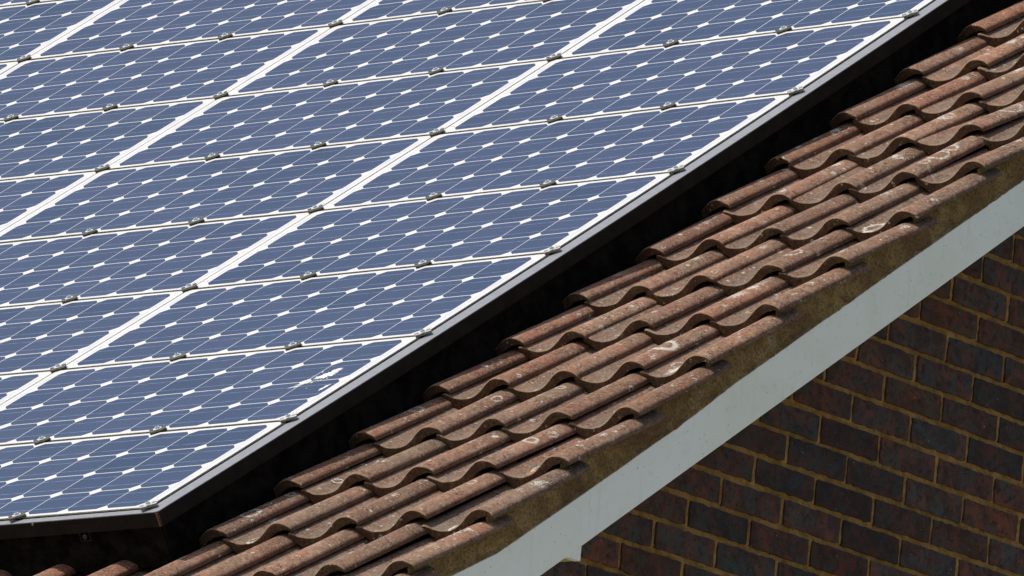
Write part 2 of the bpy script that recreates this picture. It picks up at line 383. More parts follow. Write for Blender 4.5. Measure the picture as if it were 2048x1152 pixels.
# lichen patches seen on particular tiles: (k, c, x across the tile, s up from its front, radius, kind)
def nz(x, y, f, seed=0.0):
    return noise.noise(Vector((x * f + seed, y * f - seed, seed * 1.7)))
SPOTS = []     # (world x, world s, rx, rs, kind, amount); kinds: 0 patch, 1 ring, 2 orange
def spot(k, c, u, v, r, kind=0, amt=1.0, el=1.0):
    cx, cs, _ = crest(k, c)
    SPOTS.append((cx - CREST_X + u, cs + v, r, r * el, kind, amt))
spot(3, 0, 0.075, 0.045, 0.030, 0, 1.1, 1.5); spot(3, 0, 0.120, 0.035, 0.016, 0, 1.0, 1.3); spot(3, 0, 0.110, 0.075, 0.024, 2, 1.1)
spot(3, 0, 0.050, 0.090, 0.020, 1, .9); spot(3, 1, 0.185, 0.13, 0.034, 1, 1.2); spot(3, 1, 0.195, 0.11, 0.012, 0, 1.1)
spot(6, 0, 0.060, 0.030, 0.026, 1, 1.1, 1.4); spot(6, 0, 0.105, 0.045, 0.020, 0, .9, 2.2); spot(6, 0, 0.10, 0.10, 0.012, 0, .9)
spot(2, 0, 0.165, 0.14, 0.012, 0, 1.3, 5.0); spot(2, 0, 0.150, 0.075, 0.012, 2, 1.0, 2.5)
spot(1, 0, 0.075, 0.030, 0.016, 2, 1.4); spot(1, 0, 0.070, 0.080, 0.020, 1, 1.0, 2.0); spot(1, 0, 0.110, 0.065, 0.014, 2, 1.0)
spot(0, 0, 0.080, 0.014, 0.012, 0, 1.2, 2.0); spot(0, 0, 0.115, 0.020, 0.012, 0, 1.1, 1.6); spot(0, 0, 0.105, 0.16, 0.008, 0, 1, 2.5)
spot(1, 1, 0.195, 0.17, 0.018, 1, 1.3); spot(4, 1, 0.19, 0.21, 0.020, 0, 1.0, 1.3); spot(4, 1, 0.185, 0.145, 0.026, 0, .85, 1.8)
spot(3, 0, 0.165, 0.19, 0.013, 0, 1.0, 4.0); spot(4, 0, 0.160, 0.16, 0.013, 0, 1.0, 3.5); spot(2, 2, 0.19, 0.26, 0.012, 1, 1.2)
spot(7, 0, 0.12, 0.03, 0.016, 2, .9); spot(7, 1, 0.19, 0.14, 0.028, 1, .95, 1.2); spot(7, 1, 0.185, 0.20, 0.024, 1, 1.0); spot(7, 1, 0.19, 0.08, 0.016, 1, 1.1)
spot(8, 0, 0.12, 0.02, 0.022, 2, 1.3); spot(8, 0, 0.14, 0.012, 0.014, 2, 1.3); spot(9, 4, 0.19, 0.26, 0.030, 0, .9, 1.4); spot(8, 4, 0.19, 0.25, 0.024, 0, .85)
spot(0, 4, 0.19, 0.13, 0.020, 1, 1.0, 1.6); spot(0, 3, 0.08, 0.03, 0.022, 1, .9, 1.7); spot(0, 3, 0.02, 0.16, 0.018, 0, .8, 1.8)
spot(-1, 3, 0.14, 0.13, 0.012, 0, 1.3, 2.6); spot(0, 4, 0.19, 0.28, 0.014, 1, 1.1); spot(2, 4, 0.19, 0.20, 0.020, 1, 1.1); spot(1, 3, 0.03, 0.10, 0.014, 1, 1.2)
spot(-1, 1, 0.13, 0.06, 0.010, 0, 1.2, 5.0); spot(10, 2, 0.19, 0.2, 0.03, 0, .8, 1.5); spot(9, 2, 0.185, 0.22, 0.026, 0, .8, 1.8); spot(7, 2, 0.19, 0.22, 0.024, 0, .8, 1.5)
spot(9, 0, 0.19, 0.2, 0.03, 0, .8, 1.5); spot(8, 1, 0.19, 0.17, 0.03, 1, .9, 1.3); spot(8, 2, 0.19, 0.19, 0.02, 1, .9, 1.3); spot(5, 1, 0.185, 0.1, 0.02, 1, .9, 1.3)
for (k, c) in [(k, c) for k in range(-2, 12) for c in range(0, 5)]:
    for _ in range(rng.integers(1, 5) + (2 if k > 5 else 0)):
        spot(k, c, rng.choice([rng.uniform(0.155, 0.212), rng.uniform(0.02, 0.2)]), rng.uniform(0.02, 0.30) if rng.random() < .4 else rng.uniform(0.17, 0.29),
             rng.uniform(0.005, 0.013), int(rng.random() < .45), rng.uniform(.7, 1.15), rng.uniform(.8, 1.7))
for (k, c) in [(k, c) for k in range(-1, 12) for c in range(0, 5)]:
    if rng.random() < (0.75 if k > 4 else 0.35):
        spot(k, c, rng.uniform(0.165, 0.205), rng.uniform(0.16, 0.27), rng.uniform(0.014, 0.026), 0, rng.uniform(.6, .85), rng.uniform(1.0, 1.8))
SP = np.array(SPOTS)
TV, TF, TTINT, TAUX, TAUX2 = [], [], [], [], []
tv_count = 0
def add_tile(k, c, nx, ns):
    global tv_count
    cx, cs, cn = crest(k, c); _, cs2, cn2 = crest(k + 1, c)
    fine = nx > 30
    x0 = cx - CREST_X; L = TG + (0.070 if c == 0 else 0.082)
    slope = (cn2 - STEP - cn) / (cs2 - cs)
    if fine:
        u = np.unique(np.concatenate([np.linspace(0, 0.2205, nx), [0.0015, 0.219]]))
        v = np.unique(np.concatenate([[0, 0.0012, 0.003, 0.0055], np.linspace(0.009, L, ns)]))
    else:
        u = PX[::2]; v = np.array([0, 0.003, L])
    if c == 0 and k in range(-3, 13): L += 0.0
    U, Vv = np.meshgrid(u, v, indexing='ij')
    seed = k * 3.71 + c * 7.13
    wob = np.array([[nz(a, 0.0, 18, seed) * 0.0040 + nz(a, 0.3, 70, seed) * 0.0022 for a in u]]).T if fine else 0
    ch = np.maximum(0, 0.0055 - Vv); drop = 0.0055 - np.sqrt(np.maximum(0.0055 ** 2 - ch ** 2, 0))   # rounded front arris
    twist = rng.normal(0, 0.004)
    base = cn - CREST_N + slope * Vv + 0.0268 * (U - CREST_X) + twist * (U - CREST_X) * 0.2
    N = base + prof(U) - drop * 0.55
    if fine:
        rr = np.array([[nz(a, b, 35, seed + 1) * 0.0005 for b in v] for a in u]); N = N + rr
        N = N - np.where(U < 0.0015, .001, 0) - np.where(U > 0.2192, .0025, 0)
    X = x0 + U; S = cs + Vv + wob * (Vv < 0.02) * (1 - Vv / 0.02 * 0.999)
    nu, nv = U.shape
    top = Wn(X, S, N).reshape(-1, 3)
    idx = np.arange(nu * nv).reshape(nu, nv)
    F = [(idx[i, j], idx[i + 1, j], idx[i + 1, j + 1], idx[i, j + 1]) for i in range(nu - 1) for j in range(nv - 1)]
    # underside, only two rows deep
    vb = np.array([0.0, 0.03, L]); UB, VB = np.meshgrid(u, vb, indexing='ij')
    NB = cn - CREST_N + slope * VB + 0.0268 * (UB - CREST_X) + twist * (UB - CREST_X) * 0.2 + under(UB)
    bot = Wn(x0 + UB, cs + VB + (wob if fine else 0) * (VB < 0.01), NB).reshape(-1, 3)
    ib = nu * nv + np.arange(nu * 3).reshape(nu, 3)
    F += [(ib[i, j + 1], ib[i + 1, j + 1], ib[i + 1, j], ib[i, j]) for i in range(nu - 1) for j in range(2)]
    # separate copies for the cut faces so they keep hard edges and their own colour
    q0 = nu * nv + nu * 3
    nd = 3
    fr = np.zeros((nu, nd, 3)); tf = top.reshape(nu, nv, 3)[:, 0]; bf = bot.reshape(nu, 3, 3)[:, 0]
    for d in range(nd): fr[:, d] = tf + (bf - tf) * (d / (nd - 1.0))
    if fine:
        for i, a in enumerate(u): fr[i, 1] += np.array(W(0, nz(a, 0.7, 60, seed) * 0.0016 - .0008, 0))
    q = q0 + np.arange(nu * nd).reshape(nu, nd)
    F += [(q[i, j + 1], q[i + 1, j + 1], q[i + 1, j], q[i, j]) for i in range(nu - 1) for j in range(nd - 1)]
    q1 = q0 + nu * nd
    side = []
    for e in (0, nu - 1):
        vs = [0, min(4, nv - 1), nv - 1]
        a = [top.reshape(nu, nv, 3)[e, j] for j in vs]; b = [bot.reshape(nu, 3, 3)[e, min(j, 2)] for j in range(3)]
        # straight side wall: use full top edge
        te = top.reshape(nu, nv, 3)[e]; be0, be1 = bot.reshape(nu, 3, 3)[e, 0], bot.reshape(nu, 3, 3)[e, 2]
        be = np.array([be0 + (be1 - be0) * (vv / L) for vv in v])
        st = q1 + len(side)
        side += list(te) + list(be)
        for j in range(nv - 1):
            f = (st + j, st + j + 1, st + nv + j + 1, st + nv + j)
            F.append(f if e == 0 else f[::-1])
    # back end
    st = q1 + len(side); bk = list(top.reshape(nu, nv, 3)[:, -1]) + list(bot.reshape(nu, 3, 3)[:, -1]); 
    for i in range(nu - 1): F.append((st + i, st + i + 1, st + nu + i + 1, st + nu + i))
    P = np.concatenate([top, bot, fr.reshape(-1, 3), np.array(side), np.array(bk)])
    n = len(P)
    tn = np.ones((n, 4)); h = rng.normal(0, 1, 3)
    tt = np.array([1.0 + 0.12 * h[0], 1.0 + 0.11 * h[0] + 0.05 * h[1], 1.0 + 0.10 * h[0] + 0.08 * h[1]])
    redder = 1.0 if c < 3 else 1.08
    tt[0] *= redder if k > 5 or c > 3 else 1.0
    tn[:, :3] = np.clip(tt, 0.7, 1.35)
    head = np.clip((Vv - 0.17) / 0.13, 0, 1) ** 1.3 * rng.uniform(0.1, 0.45) * (U > 0.12)      # sooty algae gathers at the tile heads
    tn[:nu * nv, :3] *= (1 - head.ravel())[:, None]
    aux = np.zeros((n, 4)); aux2 = np.zeros((n, 4)); aux[:, 3] = 1; aux2[:, 3] = 1
    nt_ = nu * nv
    pan = np.clip(1 - prof(U) / 0.016, 0, 1) * (U < 0.13); aux[:nt_, 0] = pan.ravel()
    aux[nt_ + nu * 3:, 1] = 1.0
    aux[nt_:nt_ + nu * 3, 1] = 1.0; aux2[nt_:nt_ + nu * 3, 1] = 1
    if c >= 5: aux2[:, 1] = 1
    aux2[:nt_, 2] = np.clip(1 - Vv / 0.006, 0, 1).ravel() * 0.9
    # side walls keep tile colour
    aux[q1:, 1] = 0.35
    if fine:
        XX, SS = X.ravel(), (cs + Vv).ravel()
        near = SP[(np.abs(SP[:, 0] - cx + 0.1) < 0.17) & (np.abs(SP[:, 1] - cs - 0.15) < 0.25)]
        a = np.zeros(nt_); b = np.zeros(nt_)
        for (px, ps, rx, rs, kd, am) in near:
            if not (x0 - .002 <= px <= x0 + 0.222 and cs - 0.005 <= ps <= cs + TG + 0.01): continue
            d = np.hypot((XX - px) / rx, (SS - ps) / rs)
            f = np.clip(1.25 - d, 0, 1) if kd != 1 else np.clip(1.0 - np.abs(d - 0.85) / 0.38, 0, 1)
            if kd == 2: b = np.maximum(b, f * am)
            else: a = np.maximum(a, f * am * 0.72)
        aux[:nt_, 2] = a; aux2[:nt_, 0] = b
    TV.append(P); TF.append(np.array(F) + tv_count); TTINT.append(tn); TAUX.append(aux); TAUX2.append(aux2)
    tv_count += n
for k in range(-3, 19):
    for c in range(0, 54):
        fine = (-2 <= k <= 12 and c <= 4) or (k in (-2, -1, 0) and 5 <= c <= 8) or (c == 5 and k < 13)
        add_tile(k, c, 56 if fine else 9, 84 if fine else 3)
me = bpy.data.meshes.new('roof_tiles')
V = np.concatenate(TV); F = np.concatenate(TF)
me.vertices.add(len(V)); me.vertices.foreach_set('co', V.ravel())
me.loops.add(len(F) * 4); me.polygons.add(len(F))
me.loops.foreach_set('vertex_index', F.ravel().astype(np.int32))
me.polygons.foreach_set('loop_start', np.arange(0, len(F) * 4, 4, dtype=np.int32))
me.polygons.foreach_set('loop_total', np.full(len(F), 4, dtype=np.int32))
me.polygons.foreach_set('use_smooth', np.ones(len(F), bool))
me.update(calc_edges=True)
for nm, arr in (('tint', TTINT), ('aux', TAUX), ('aux2', TAUX2)):
    a = me.attributes.new(nm, 'FLOAT_COLOR', 'POINT'); a.data.foreach_set('color', np.concatenate(arr).ravel().astype(np.float32))
me.materials.append(M['tile'])
tiles = bpy.data.objects.new('roof_tiles', me); col.objects.link(tiles); tiles.parent = house
tiles['label'] = 'weathered brown pantiles speckled with white lichen'

# felt and deck under the tiles
d = MB()
S0, S1 = smod(-3) + 0.02, RIDGE_S
d.box((X_L, S0, -0.22), (0.895, S1, -0.185), W)
d.build('roof_deck', M['felt'], house)
# far slope, closing the house behind the ridge
yr, zr = W(0, RIDGE_S, -0.10)[1:]
bk = MB(); L2 = 6.4
for i in range(30):
    a0 = i * 0.2133; z0 = zr - a0 * math.sin(TH) + 0.0; y0 = yr + a0 * CT
    z1 = z0 - 0.2133 * ST; y1 = y0 + 0.2133 * CT
    bk.add([(X_L, y0, z0 - 0.03), (0.9, y0, z0 - 0.03), (0.9, y1, z1), (X_L, y1, z1), (0.9, y1, z1 - 0.03), (X_L, y1, z1 - 0.03)], [(0, 1, 2, 3), (3, 2, 4, 5)])
o = bk.build('rear_roof', M['tile'], house)

# ---- verge mortar: an uneven band between the tile edges and the bargeboard
XM = 0.9035
ss = np.arange(-0.75, RIDGE_S, 0.006); rows = 16
vv = []; ff = []
def mortar_foot(s): return float(np.interp(s, [-0.5, -0.12, 0.10, 0.45, 0.90, 1.06, 1.66, 2.30, 3.0, 6.0], [-0.174, -0.177, -0.200, -0.200, -0.1945, -0.186, -0.179, -0.174, -0.171, -0.168]))
def board_top(s): return mortar_foot(s) + 0.0012
def board_foot(s): return -0.3065 + 0.0152 * (min(s, 3.6) - 0.2)
for i, s in enumerate(ss):
    k = math.floor((s - 0.105) / TG); kk = max(-3, min(k, 17))
    cr = crest(kk, 0); cr2 = crest(kk + 1, 0)
    tt_ = (s - cr[1]) / TG
    nt0 = cr[2] + (cr2[2] - STEP - cr[2]) * max(0.0, tt_) - 0.023
    nb = mortar_foot(s) + 0.0012 + nz(s, 0, 5.0, 2.0) * 0.002 + nz(s, 0, 30, 5.0) * 0.0016
    for j in range(rows):
        f = j / (rows - 1)
        n = nt0 + (nb - nt0) * f
        x = XM + 0.0035 * nz(s, n, 9, 1.0) + 0.0030 * nz(s, n, 40, 3.0) + 0.0022 * nz(s, n, 110, 6.0) + 0.003 * (f ** 3)
        if j == rows - 1: x += 0.0025
        if j == rows - 2: x += 0.002
        vv.append(W(x, s, n))
    vv.append(W(XM + 0.002, s, nb - 0.0005))
R1 = rows + 1
for i in range(len(ss) - 1):
    for j in range(R1 - 1):
        a = i * R1 + j; ff.append((a, a + 1, a + R1 + 1, a + R1))
mesh_obj('verge_mortar', vv, ff, M['vmortar'], house, True)

# ---- bargeboard
sv_ = [-0.85, -0.5, -0.12, 0.10, 0.45, 0.9, 1.06, 1.3, 1.66, 2.0, 2.3, 3.0, 3.6, RIDGE_S]
pts = []
for s in sv_:
    lo = board_foot(s)
    pts += [W(0.884, s, lo), W(0.9075, s, lo), W(0.909, s, lo + 0.0015), W(0.909, s, board_top(s) - 0.001), W(0.908, s, board_top(s)), W(0.884, s, board_top(s))]
fc = [(0, 1, 2, 3, 4, 5), tuple(range(len(pts) - 1, len(pts) - 7, -1))]
for i in range(len(sv_) - 1):
    for j in range(6):
        a = i * 6 + j; a2 = i * 6 + (j + 1) % 6; fc.append((a, a + 6, a2 + 6, a2))
o = mesh_obj('bargeboard', pts, fc, M['board'], house)
# rear bargeboard
b = MB()
def W2(x, a, n): return (x, yr + a * CT + n * ST, zr - a * ST + n * CT)
b.box((0.884, 0.0, -0.20), (0.909, 6.3, -0.08), W2); b.build('bargeboard', M['board'], house)
# overhang boarding between board and wall
b = MB(); b.box((XW - 0.05, -0.9, -0.262), (0.883, RIDGE_S, -0.240), W); b.build('soffit_board', M['board'], house)

# ---- boxed eaves end under the bargeboard
bx = MB()
ye, zb = 0.4935, -0.0600
bx.add([(0.9065, 0.36, zb), (0.9065, ye, zb - 0.0), (0.9065, ye, zb + 0.09), (0.9065, 0.36, zb + 0.01),
        (0.889, 0.36, zb), (0.889, ye, zb), (0.889, ye, zb + 0.09), (0.889, 0.36, zb + 0.01)],
       [(0, 1, 2, 3), (4, 7, 6, 5), (1, 5, 6, 2), (0, 4, 5, 1), (2, 6, 7, 3)])
o = bx.build('eaves_box', M['board'], house)
sf = MB(); sf.box((XW - 0.02, 0.36, zb + 0.001), (0.8885, ye - 0.001, zb + 0.010))
sf.build('soffit_panel', M['soffit'], o)
sf = MB(); sf.box((XW + 0.001, ye - 0.012, zb + 0.0125), (0.888, ye - 0.0015, zb + 0.13)); sf.build('end_board', M['board'], o)

# ---- gable wall: every brick laid, jointed in ochre mortar
Y0, Z0, BP, CP = 1.8019321, 0.65681015, 0.11709466, 0.07697315
JT = 0.0145
bv, bf_, bt = [], [], []; nb_ = 0
def rake_z(y):     # underside of the roof above the wall
    if y < yr: return y * ST / CT - 0.21 / CT
    return (2 * yr - y) * ST / CT - 0.21 / CT
def add_brick(y0, y1, z0, z1, fine):
    global nb_
    hy = JT / 2
    jy = [rng.normal(0, 0.0012) for _ in range(4)]
    y0 += hy + jy[0]; y1 -= hy - jy[1]; z0 += hy + jy[2] * .8; z1 -= hy - jy[3] * .8
    px = XW + 0.0006 + abs(rng.normal(0, 0.0010)); tx = rng.normal(0, 0.006)
    ny, nz_ = (14, 6) if fine else (2, 2)
    sd = rng.uniform(0, 100)
    ys = np.linspace(y0, y1, ny); zs = np.linspace(z0, z1, nz_)
    grid = []
    for i, y in enumerate(ys):
        for j, z in enumerate(zs):
            x = px + tx * (y - (y0 + y1) / 2); yy, zz = y, z
            if fine:
                e = min(i, ny - 1 - i, j, nz_ - 1 - j)
                x += nz(y, z, 18, sd) * 0.0016 + nz(y, z, 70, sd) * 0.0008
                if e == 0:
                    x -= 0.0016; yy += nz(y, z, 60, sd) * 0.0034; zz += nz(y, z, 60, sd + 9) * 0.0034
            grid.append((x, yy, zz))
    n0 = nb_
    V_l = grid[:]; F_l = []
    for i in range(ny - 1):
        for j in range(nz_ - 1):
            a = i * nz_ + j; F_l.append((a, a + nz_, a + nz_ + 1, a + 1))
    ring = [i * nz_ for i in range(ny)] + [(ny - 1) * nz_ + j for j in range(1, nz_)] + [i * nz_ + nz_ - 1 for i in range(ny - 2, -1, -1)] + [j for j in range(nz_ - 2, 0, -1)]
    st = len(V_l)
    for r_ in ring: g_ = grid[r_]; V_l.append((XW - 0.05, g_[1], g_[2]))
    m_ = len(ring)
    for i in range(m_): F_l.append((ring[i], st + i, st + (i + 1) % m_, ring[(i + 1) % m_]))
    bv.extend(V_l); bf_.extend([tuple(q + n0 for q in f) for f in F_l]); nb_ += len(V_l)
    r0 = rng.normal(0, 1); r1 = rng.normal(0, 1)
    t_ = (np.clip(1 + 0.20 * r0 + 0.12 * r1, .55, 1.6), np.clip(1 + 0.20 * r0, .55, 1.6), np.clip(1 + 0.20 * r0 - 0.10 * r1, .55, 1.6), 1)
    bt.extend([t_] * len(V_l))
ymin_w, ymax_w = 0.02, 2 * yr - 0.02
for cidx in range(-80, 60):
    z0 = Z0 + (cidx - 0.5) * CP; z1 = z0 + CP
    if z0 < GROUND - 0.1: continue
    par = 0 if cidx % 2 == 0 else 1
    for h in range(-20, 80):
        yc = Y0 + (2 * h + par) * BP
        y0, y1 = yc, yc + 2 * BP
        if y1 < ymin_w or y0 > ymax_w: continue
        y0, y1 = max(y0, ymin_w), min(y1, ymax_w)
        if y1 - y0 < 0.04: continue
        if min(rake_z(y0), rake_z(y1)) < z1 - 0.05 and max(rake_z(y0), rake_z(y1)) < z1 + .02: continue
        fine = (0.2 < yc < 3.2 and -0.8 < z0 < 1.7)
        add_brick(y0, y1, z0, z1, fine)
# measured joints: perpends sit on brick ends (h even -> course even)
me = bpy.data.meshes.new('gable_wall'); me.from_pydata(bv, [], bf_); me.update()
a = me.attributes.new('tint', 'FLOAT_COLOR', 'POINT'); a.data.foreach_set('color', np.array(bt, dtype=np.float32).ravel())
me.materials.append(M['brick']); me.polygons.foreach_set('use_smooth', [False] * len(me.polygons))
gw = bpy.data.objects.new('gable_wall', me); col.objects.link(gw); gw.parent = house
gw['label'] = 'dark purple brown brick gable wall in shade'
# mortar face: fine relief in the part the photo shows
mv, mf = [], []
ys = np.arange(0.30, 3.10, 0.009); zs = np.arange(-0.75, 1.60, 0.0045)
xx = XW - 0.0052
def joint_prof(z):
    f = ((z - (Z0 - 0.5 * CP)) / CP + 0.5) % 1.0 - 0.5      # weathered bed joint: set back at its top, flush at its foot
    f *= CP / JT
    return 0.0016 - 0.0042 * min(1.0, max(0.0, f + 0.5)) if abs(f) < 0.62 else 0.0
for y in ys:
    for z in zs: mv.append((xx + joint_prof(z) + nz(y, z, 60, 4) * 0.0020 + nz(y, z, 12, 2) * 0.0008, y, min(z, rake_z(y) - 0.005)))
nzz = len(zs)
for i in range(len(ys) - 1):
    for j in range(nzz - 1):
        a = i * nzz + j
        mf.append((a, a + nzz, a + nzz + 1, a + 1))
mesh_obj('mortar_joints', mv, mf, M['wmortar'], gw, True)
xb = XW - 0.0105
core = [(xb, ymin_w, GROUND), (xb, ymax_w, GROUND), (xb, ymax_w, rake_z(ymax_w)), (xb, yr, rake_z(yr)), (xb, ymin_w, rake_z(ymin_w))]
core += [(X_L, y, z) for _, y, z in core]
mesh_obj('wall_core', core, [(0, 1, 2, 3, 4), (9, 8, 7, 6, 5), (0, 5, 6, 1), (1, 6, 7, 2), (0, 4, 9, 5)], M['wmortar'], gw)

# ---- eaves wall, fascia and gutter, round the corner from the gable
t = NT('running_bond_brick', 0.85, spec=0.3)
mp = t.t.nodes.new('ShaderNodeMapping'); mp.inputs['Rotation'].default_value = (math.pi / 2, 0, 0); t.link(t.coord, mp.inputs[0])
bn = t.t.nodes.new('ShaderNodeTexBrick'); bn.inputs['Scale'].default_value = 1.0; bn.inputs['Brick Width'].default_value = 0.234; bn.inputs['Row Height'].default_value = 0.077
bn.inputs['Mortar Size'].default_value = 0.006; bn.inputs['Color1'].default_value = (0.09, 0.034, 0.024, 1); bn.inputs['Color2'].default_value = (0.045, 0.034, 0.030, 1); bn.inputs['Mortar'].default_value = (0.32, 0.17, 0.055, 1)
t.link(mp.outputs[0], bn.inputs['Vector']); t.color(t.mix(t.math('MULTIPLY', t.ramp(t.noise(30, 4), .5, .65), .5), bn.outputs['Color'], (0.03, 0.02, 0.018)))
b = MB(); b.box((X_L + 0.01, ymin_w - 0.004, GROUND), (XW + 0.0005, ymin_w + 0.015, rake_z(ymin_w) - 0.002)); b.build('eaves_wall', t.m, house)
fy, fz = W(0, smod(-3) + 0.05, -0.20)[1:]
b = MB(); b.box((X_L, fy - 0.012, fz - 0.16), (0.882, fy + 0.01, fz + 0.015)); b.build('fascia', M['board'], house)
gt = []
for i in range(9):
    a = math.pi * i / 8; gt.append((fy - 0.068 - 0.052 * math.cos(a), fz - 0.02 - 0.052 * math.sin(a)))
gt += [(y_ * 1.0 + (0.003 if y_ < fy - 0.068 else -0.003), z_ + 0.003) for y_, z_ in reversed(gt)]
vv_ = [(x_, y_, z_) for x_ in (X_L, 0.90) for y_, z_ in gt]; n_ = len(gt)
mesh_obj('gutter', vv_, [(i, (i + 1) % n_, n_ + (i + 1) % n_, n_ + i) for i in range(n_)], M['board'], house)

# ================================================================== solar array
PW, PS = 1.215, 0.545
A1, A2, X0E = 0.42154432, 0.80680812, 0.00226895
def sag(x, s): return 0.00434941 * (s - 1.635) ** 2 + 0.00245691 * (x + 1.2) ** 2
def Wp(x, s, n): return W(x, s, sag(x, s) + n)
MX = Matrix(((1, 0, 0), (0, CT, -ST), (0, ST, CT)))     # columns: x, s, n
def place(x, s, dn=0.0, rz=0.0):
    sx = 2 * 0.00245691 * (x + 1.2); ssl = 2 * 0.00434941 * (s - 1.635)
    ex = (MX @ Vector((1, 0, sx))).normalized(); ey = (MX @ Vector((0, 1, ssl))); ez = ex.cross(ey).normalized(); ey = ez.cross(ex)
    mw = Matrix.Identity(4)
    for i in range(3): mw[i][0] = ex[i]; mw[i][1] = ey[i]; mw[i][2] = ez[i]; mw[i][3] = Wp(x, s, dn)[i]
    return mw @ Matrix.Rotation(rz, 4, 'Z')
def project(p):
    d = Vector(p) - Vector((13.514455827849227, -14.197096428637048, -3.796856873652678))
    z = d.dot(V_); return 512 + 8546 * d.dot(R_) / z, 288 - 8546 * d.dot(U_) / z
def in_view(pts, m_=8):
    q = [project(p) for p in pts]
    return max(a for a, _ in q) > -m_ and min(a for a, _ in q) < 1024 + m_ and max(b_ for _, b_ in q) > -m_ and min(b_ for _, b_ in q) < 576 + m_
ORD = ['first', 'second', 'third', 'fourth', 'fifth', 'sixth', 'seventh', 'eighth', 'ninth', 'tenth', 'eleventh', 'twelfth', 'thirteenth', 'fourteenth']
hx, hs, TH_P = 0.6045, 0.2655, 0.0038
def make_panel():
    r = empty('solar_panel', '', 'solar panel', 'solar panels in the roof array')
    p = mesh_obj('cell_sheet', [(-hx, -hs, 0), (hx, -hs, 0), (hx, hs, 0), (-hx, hs, 0)], [(0, 1, 2, 3)], M['cells'], r)
    s_ = MB(); e = 0.0008
    o4 = [(-hx - e, -hs - e), (hx + e, -hs - e), (hx + e, hs + e), (-hx - e, hs + e)]
    i4 = [(-hx, -hs), (hx, -hs), (hx, hs), (-hx, hs)]
    vs = [(x, y, -0.0002) for x, y in o4] + [(x, y, -TH_P) for x, y in o4] + [(x, y, -0.0002) for x, y in i4]
    fs = [(i, 4 + i, 4 + (i + 1) % 4, (i + 1) % 4) for i in range(4)] + [(i, (i + 1) % 4, 8 + (i + 1) % 4, 8 + i) for i in range(4)] + [(7, 6, 5, 4)]
    mesh_obj('edge_seal', vs, [f[::-1] if n_ < 4 else f for n_, f in enumerate(fs)], M['seal'], r)
    return r
def copy_tree(o, parent=None):
    c = o.copy(); col.objects.link(c); c.parent = parent
    for ch in list(o.children):
        copy_tree(ch, c)
    return c
SHIFT = -0.003
proto = None
for row in range(0, 9):
    for pc in range(0, 4):
        xc = SHIFT - (pc + 0.5) * PW; sc_ = (row + 0.5) * PS
        if proto is None: proto = make_panel(); o = proto
        else: o = copy_tree(proto)
        o.matrix_world = place(xc, sc_, rng.normal(0, 0.0002))
        if pc == 0: w_ = 'beside the right-hand grey edge trim'
        else: w_ = '%s in from the right-hand grey edge trim' % ORD[pc]
        r_w = 'bottom row' if row == 0 else '%s row up' % ORD[row]
        o['label'] = 'blue 36-cell solar panel, %s, %s' % (w_, r_w)
        if row == 1 and pc == 0: o['label'] = 'blue solar panel soiled by white bird dropping, second row up'

# ---- hold-down clamps on the seams
def disc(r, n=20): return [(r * math.cos(2 * math.pi * i / n), r * math.sin(2 * math.pi * i / n)) for i in range(n)]
def make_clamp(edge=False):
    r = empty('panel_clamp', '', 'clamp', 'clamps holding the solar panels')
    mat = M['clampedge'] if edge else M['clamp']
    b = MB()
    w, d, h = 0.0205, 0.0115, 0.0062
    prof_ = [(-d, 0.0003), (d, 0.0003), (d, h), (d - 0.0025, h + 0.0012), (d - 0.004, h), (-d + 0.004, h), (-d + 0.0025, h + 0.0012), (-d, h)]
    vs = [(-w, y, z) for y, z in prof_] + [(w, y, z) for y, z in prof_]
    n = len(prof_)
    b.add(vs, [tuple(range(n)), tuple(range(2 * n - 1, n - 1, -1))] + [(i, n + i, n + (i + 1) % n, (i + 1) % n) for i in range(n)])
    pl = b.build('clamp_plate', mat, r)
    b = MB(); b.box((-w + 0.001, -d - 0.0012, 0.0030), (w - 0.001, -d - 0.0001, 0.0052)); b.build('clamp_lip', M['clampedge'], pl)
    b = MB(); b.prism(disc(0.0112), h, h + 0.0016); ws = b.build('washer', M['washer'], r)
    b = MB(); b.prism(disc(0.0056, 12), h + 0.0017, h + 0.0058); bo = b.build('bolt_head', M['washer'], r)
    b = MB(); b.prism(disc(0.0030, 6), h + 0.0058, h + 0.0062); b.build('hex_socket', M['dark'], bo)
    return r
cA, cB = None, None
ROT = math.radians(43)
for j in range(0, 10):
    for i in range(0, 13):
        pk, mth = divmod(i, 3)
        x = X0E if i == 0 else -(pk * PW + (0, A1, A2)[mth])
        s = j * PS
        if not in_view([Wp(x, s, 0)], 70): continue
        if i == 0:
            if cB is None: cB = make_clamp(True); o = cB
            else: o = copy_tree(cB)
        else:
            if cA is None: cA = make_clamp(False); o = cA
            else: o = copy_tree(cA)
        o.matrix_world = place(x, s, 0.0008, ROT + rng.normal(0, 0.04))
        seam = 'bottom edge of the array' if j == 0 else '%s panel seam up' % ORD[j - 1]
        if i == 0: o['label'] = 'pale worn clamp on right-hand edge trim at the %s' % seam
        else: o['label'] = 'dark clamp, pale washer, %s from right-hand trim, %s' % (ORD[i], seam)

